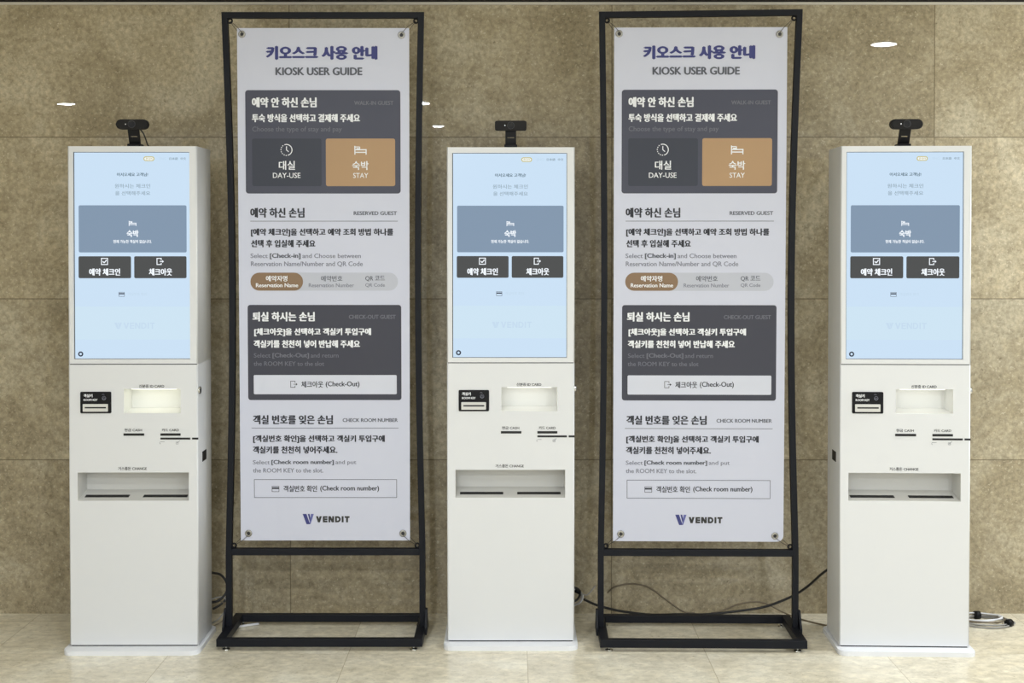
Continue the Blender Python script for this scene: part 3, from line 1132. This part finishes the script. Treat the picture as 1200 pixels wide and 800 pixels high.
s1 = make_stand((-0.6525, 4.3123, 0), 0.0, .019, .013, 0.0, 'black steel banner stand between the left and middle kiosks')
make_banner(*s1, 0.0, 0.0, 'tall white guide banner tied in the stand next to the left kiosk')
s2 = make_stand((0.6465, 4.2980, 0), radians(-1.0), .010, .021, .006, 'black steel banner stand between the middle and right kiosks')
make_banner(*s2, .006, .022, 'tall white guide banner with one rounded corner, next to the right kiosk')


# ------------------------------------------------------------------ cables
def cable(name, runs, label, ties=(), group=None, cat='cable'):
    """runs: (points, radius, material); ties: (point a, point b, radius)"""
    if len(runs) == 1 and not ties:
        g = G()
        g.tube(spline(runs[0][0], 10), runs[0][1], runs[0][2], 8)
        return tag(g.build(name), label, cat, group)
    p = runs[0][0][0]
    t = thing(name, (p[0], p[1], 0), 0, label, cat, group)
    o = Vector((p[0], p[1], 0))
    for pts, r, m in runs:
        g = G()
        g.tube([Vector(q) - o for q in spline(pts, 10)], r, m, 8)
        g.build('strand', t)
    for a, b, r in ties:
        g = G()
        g.tube([Vector(a) - o, Vector(b) - o], r, M_BLACK, 10)
        g.build('cable_tie', t)
    return t


def coil(cx, cy, rx, ry, z, turns, jit, squash=1.0, a0=0.0):
    pts = []
    n = int(turns * 16)
    for k in range(n + 1):
        a = a0 + k / 16 * 2 * pi
        w = 1 + jit * sin(k * 1.7)
        pts.append((cx + rx * w * cos(a), cy + ry * w * sin(a), z + jit * .05 * sin(k * .9 + 1)))
    return pts


# right end: grey coil lying on the floor against the wall, tied twice
RCX, RCY = 1.722, 4.632
runs = []
for k, (m, r) in enumerate(((M_CGREY, .0030), (M_CGREY, .0028), (M_CTAUPE, .0024), (M_CWHT, .0028))):
    runs.append((coil(RCX - .006 * k, RCY + .004 * (k - 1), .098 - .007 * k, .066 - .006 * k, .0045 + .0055 * k, 1.6, .03, a0=k), r, m))
cable('cable_coil', runs, 'grey cable coil with black ties on the floor by the right kiosk',
      ties=(((RCX - .022, RCY + .054, .013), (RCX - .002, RCY + .056, .013), .0150),
            ((RCX + .060, RCY - .044, .012), (RCX + .078, RCY - .034, .012), .0135)), cat='cable')

# left kiosk: black loop and pale leads hanging behind its right side
yb = 4.60
cable('hanging_cable', [
    ([(-1.075, yb - .03, .20), (-1.052, yb, .185), (-1.034, yb + .01, .158), (-1.030, yb + .01, .128), (-1.042, yb, .105), (-1.066, yb - .01, .090), (-1.10, yb - .01, .088)], .0045, M_CBLK),
    ([(-1.075, yb - .02, .066), (-1.050, yb, .078), (-1.032, yb + .01, .098), (-1.028, yb + .02, .130)], .0045, M_CBLK),
    ([(-1.09, yb - .02, .097), (-1.062, yb - .005, .104), (-1.040, yb, .103), (-1.029, yb - .005, .088), (-1.036, yb - .01, .055), (-1.055, yb - .02, .030), (-1.085, yb - .02, .012)], .0026, M_CGREY),
    ([(-1.09, yb - .02, .080), (-1.060, yb, .089), (-1.036, yb, .078), (-1.030, yb - .01, .050), (-1.042, yb - .02, .022), (-1.075, yb - .03, .006)], .0022, M_CTAUPE),
], 'looped black and grey cables hanging beside the left kiosk', cat='cable')

# middle kiosk: tied loop of leads at its right side
yb = 4.61
cable('tied_cable_loop', [
    ([(.190, yb - .02, .140), (.225, yb, .136), (.246, yb, .120), (.236, yb, .092), (.205, yb - .01, .084), (.18, yb - .02, .085)], .0042, M_CBLK),
    ([(.190, yb - .02, .128), (.225, yb + .005, .130), (.252, yb + .005, .112), (.243, yb + .005, .080), (.210, yb, .070), (.18, yb - .02, .074)], .0034, M_CGREY),
    ([(.190, yb - .02, .134), (.232, yb + .006, .126), (.257, yb + .01, .104), (.247, yb + .01, .078), (.21, yb, .066), (.18, yb - .02, .066)], .0024, M_CWHT),
    ([(.240, yb, .118), (.258, yb + .01, .108), (.275, yb + .02, .105), (.305, yb + .05, .128)], .0022, M_CGREY),
], 'tied black and grey cable loop at the right foot of the middle kiosk',
      ties=(((.228, yb, .127), (.246, yb, .118), .0085),), cat='cable')

# black power cable sagging behind the right-hand stand
cable('power_cable', [([(.262, 4.634, .086), (.303, 4.66, .060), (.36, 4.68, .038), (.425, 4.70, .020), (.52, 4.72, .0048), (.62, 4.725, .0048), (.72, 4.725, .0048),
                        (.82, 4.72, .016), (.93, 4.71, .036), (1.02, 4.69, .0765), (1.076, 4.66, .1225), (1.118, 4.60, .188), (1.16, 4.56, .235)], .0045, M_CBLK)],
      'long black cable sagging behind the right banner stand')
# two thin taupe leads against the wall
cable('thin_cable', [([(.355, 4.743, .080), (.385, 4.744, .102), (.444, 4.744, .113), (.508, 4.744, .100), (.571, 4.744, .0555), (.635, 4.744, .011), (.68, 4.742, .004)], .0028, M_CTAUPE)],
      'thin taupe cable arching against the wall near the middle kiosk')
cable('thin_cable', [([(.74, 4.743, .004), (.778, 4.744, .011), (.841, 4.744, .036), (.905, 4.744, .046), (.952, 4.744, .036), (1.01, 4.735, .008), (1.061, 4.665, .0035), (1.124, 4.60, .0035), (1.17, 4.57, .0035)], .0028, M_CTAUPE)],
      'thin taupe cable running low along the wall to the right kiosk')
# white flat lead lying behind the left stand's base
cable('cable_end', [([(-1.02, 4.60, .0048), (-.985, 4.575, .0048), (-.950, 4.590, .0048), (-.915, 4.61, .0048)], .0045, M_CWHT)],
      'short white cable end lying inside the left stand base')
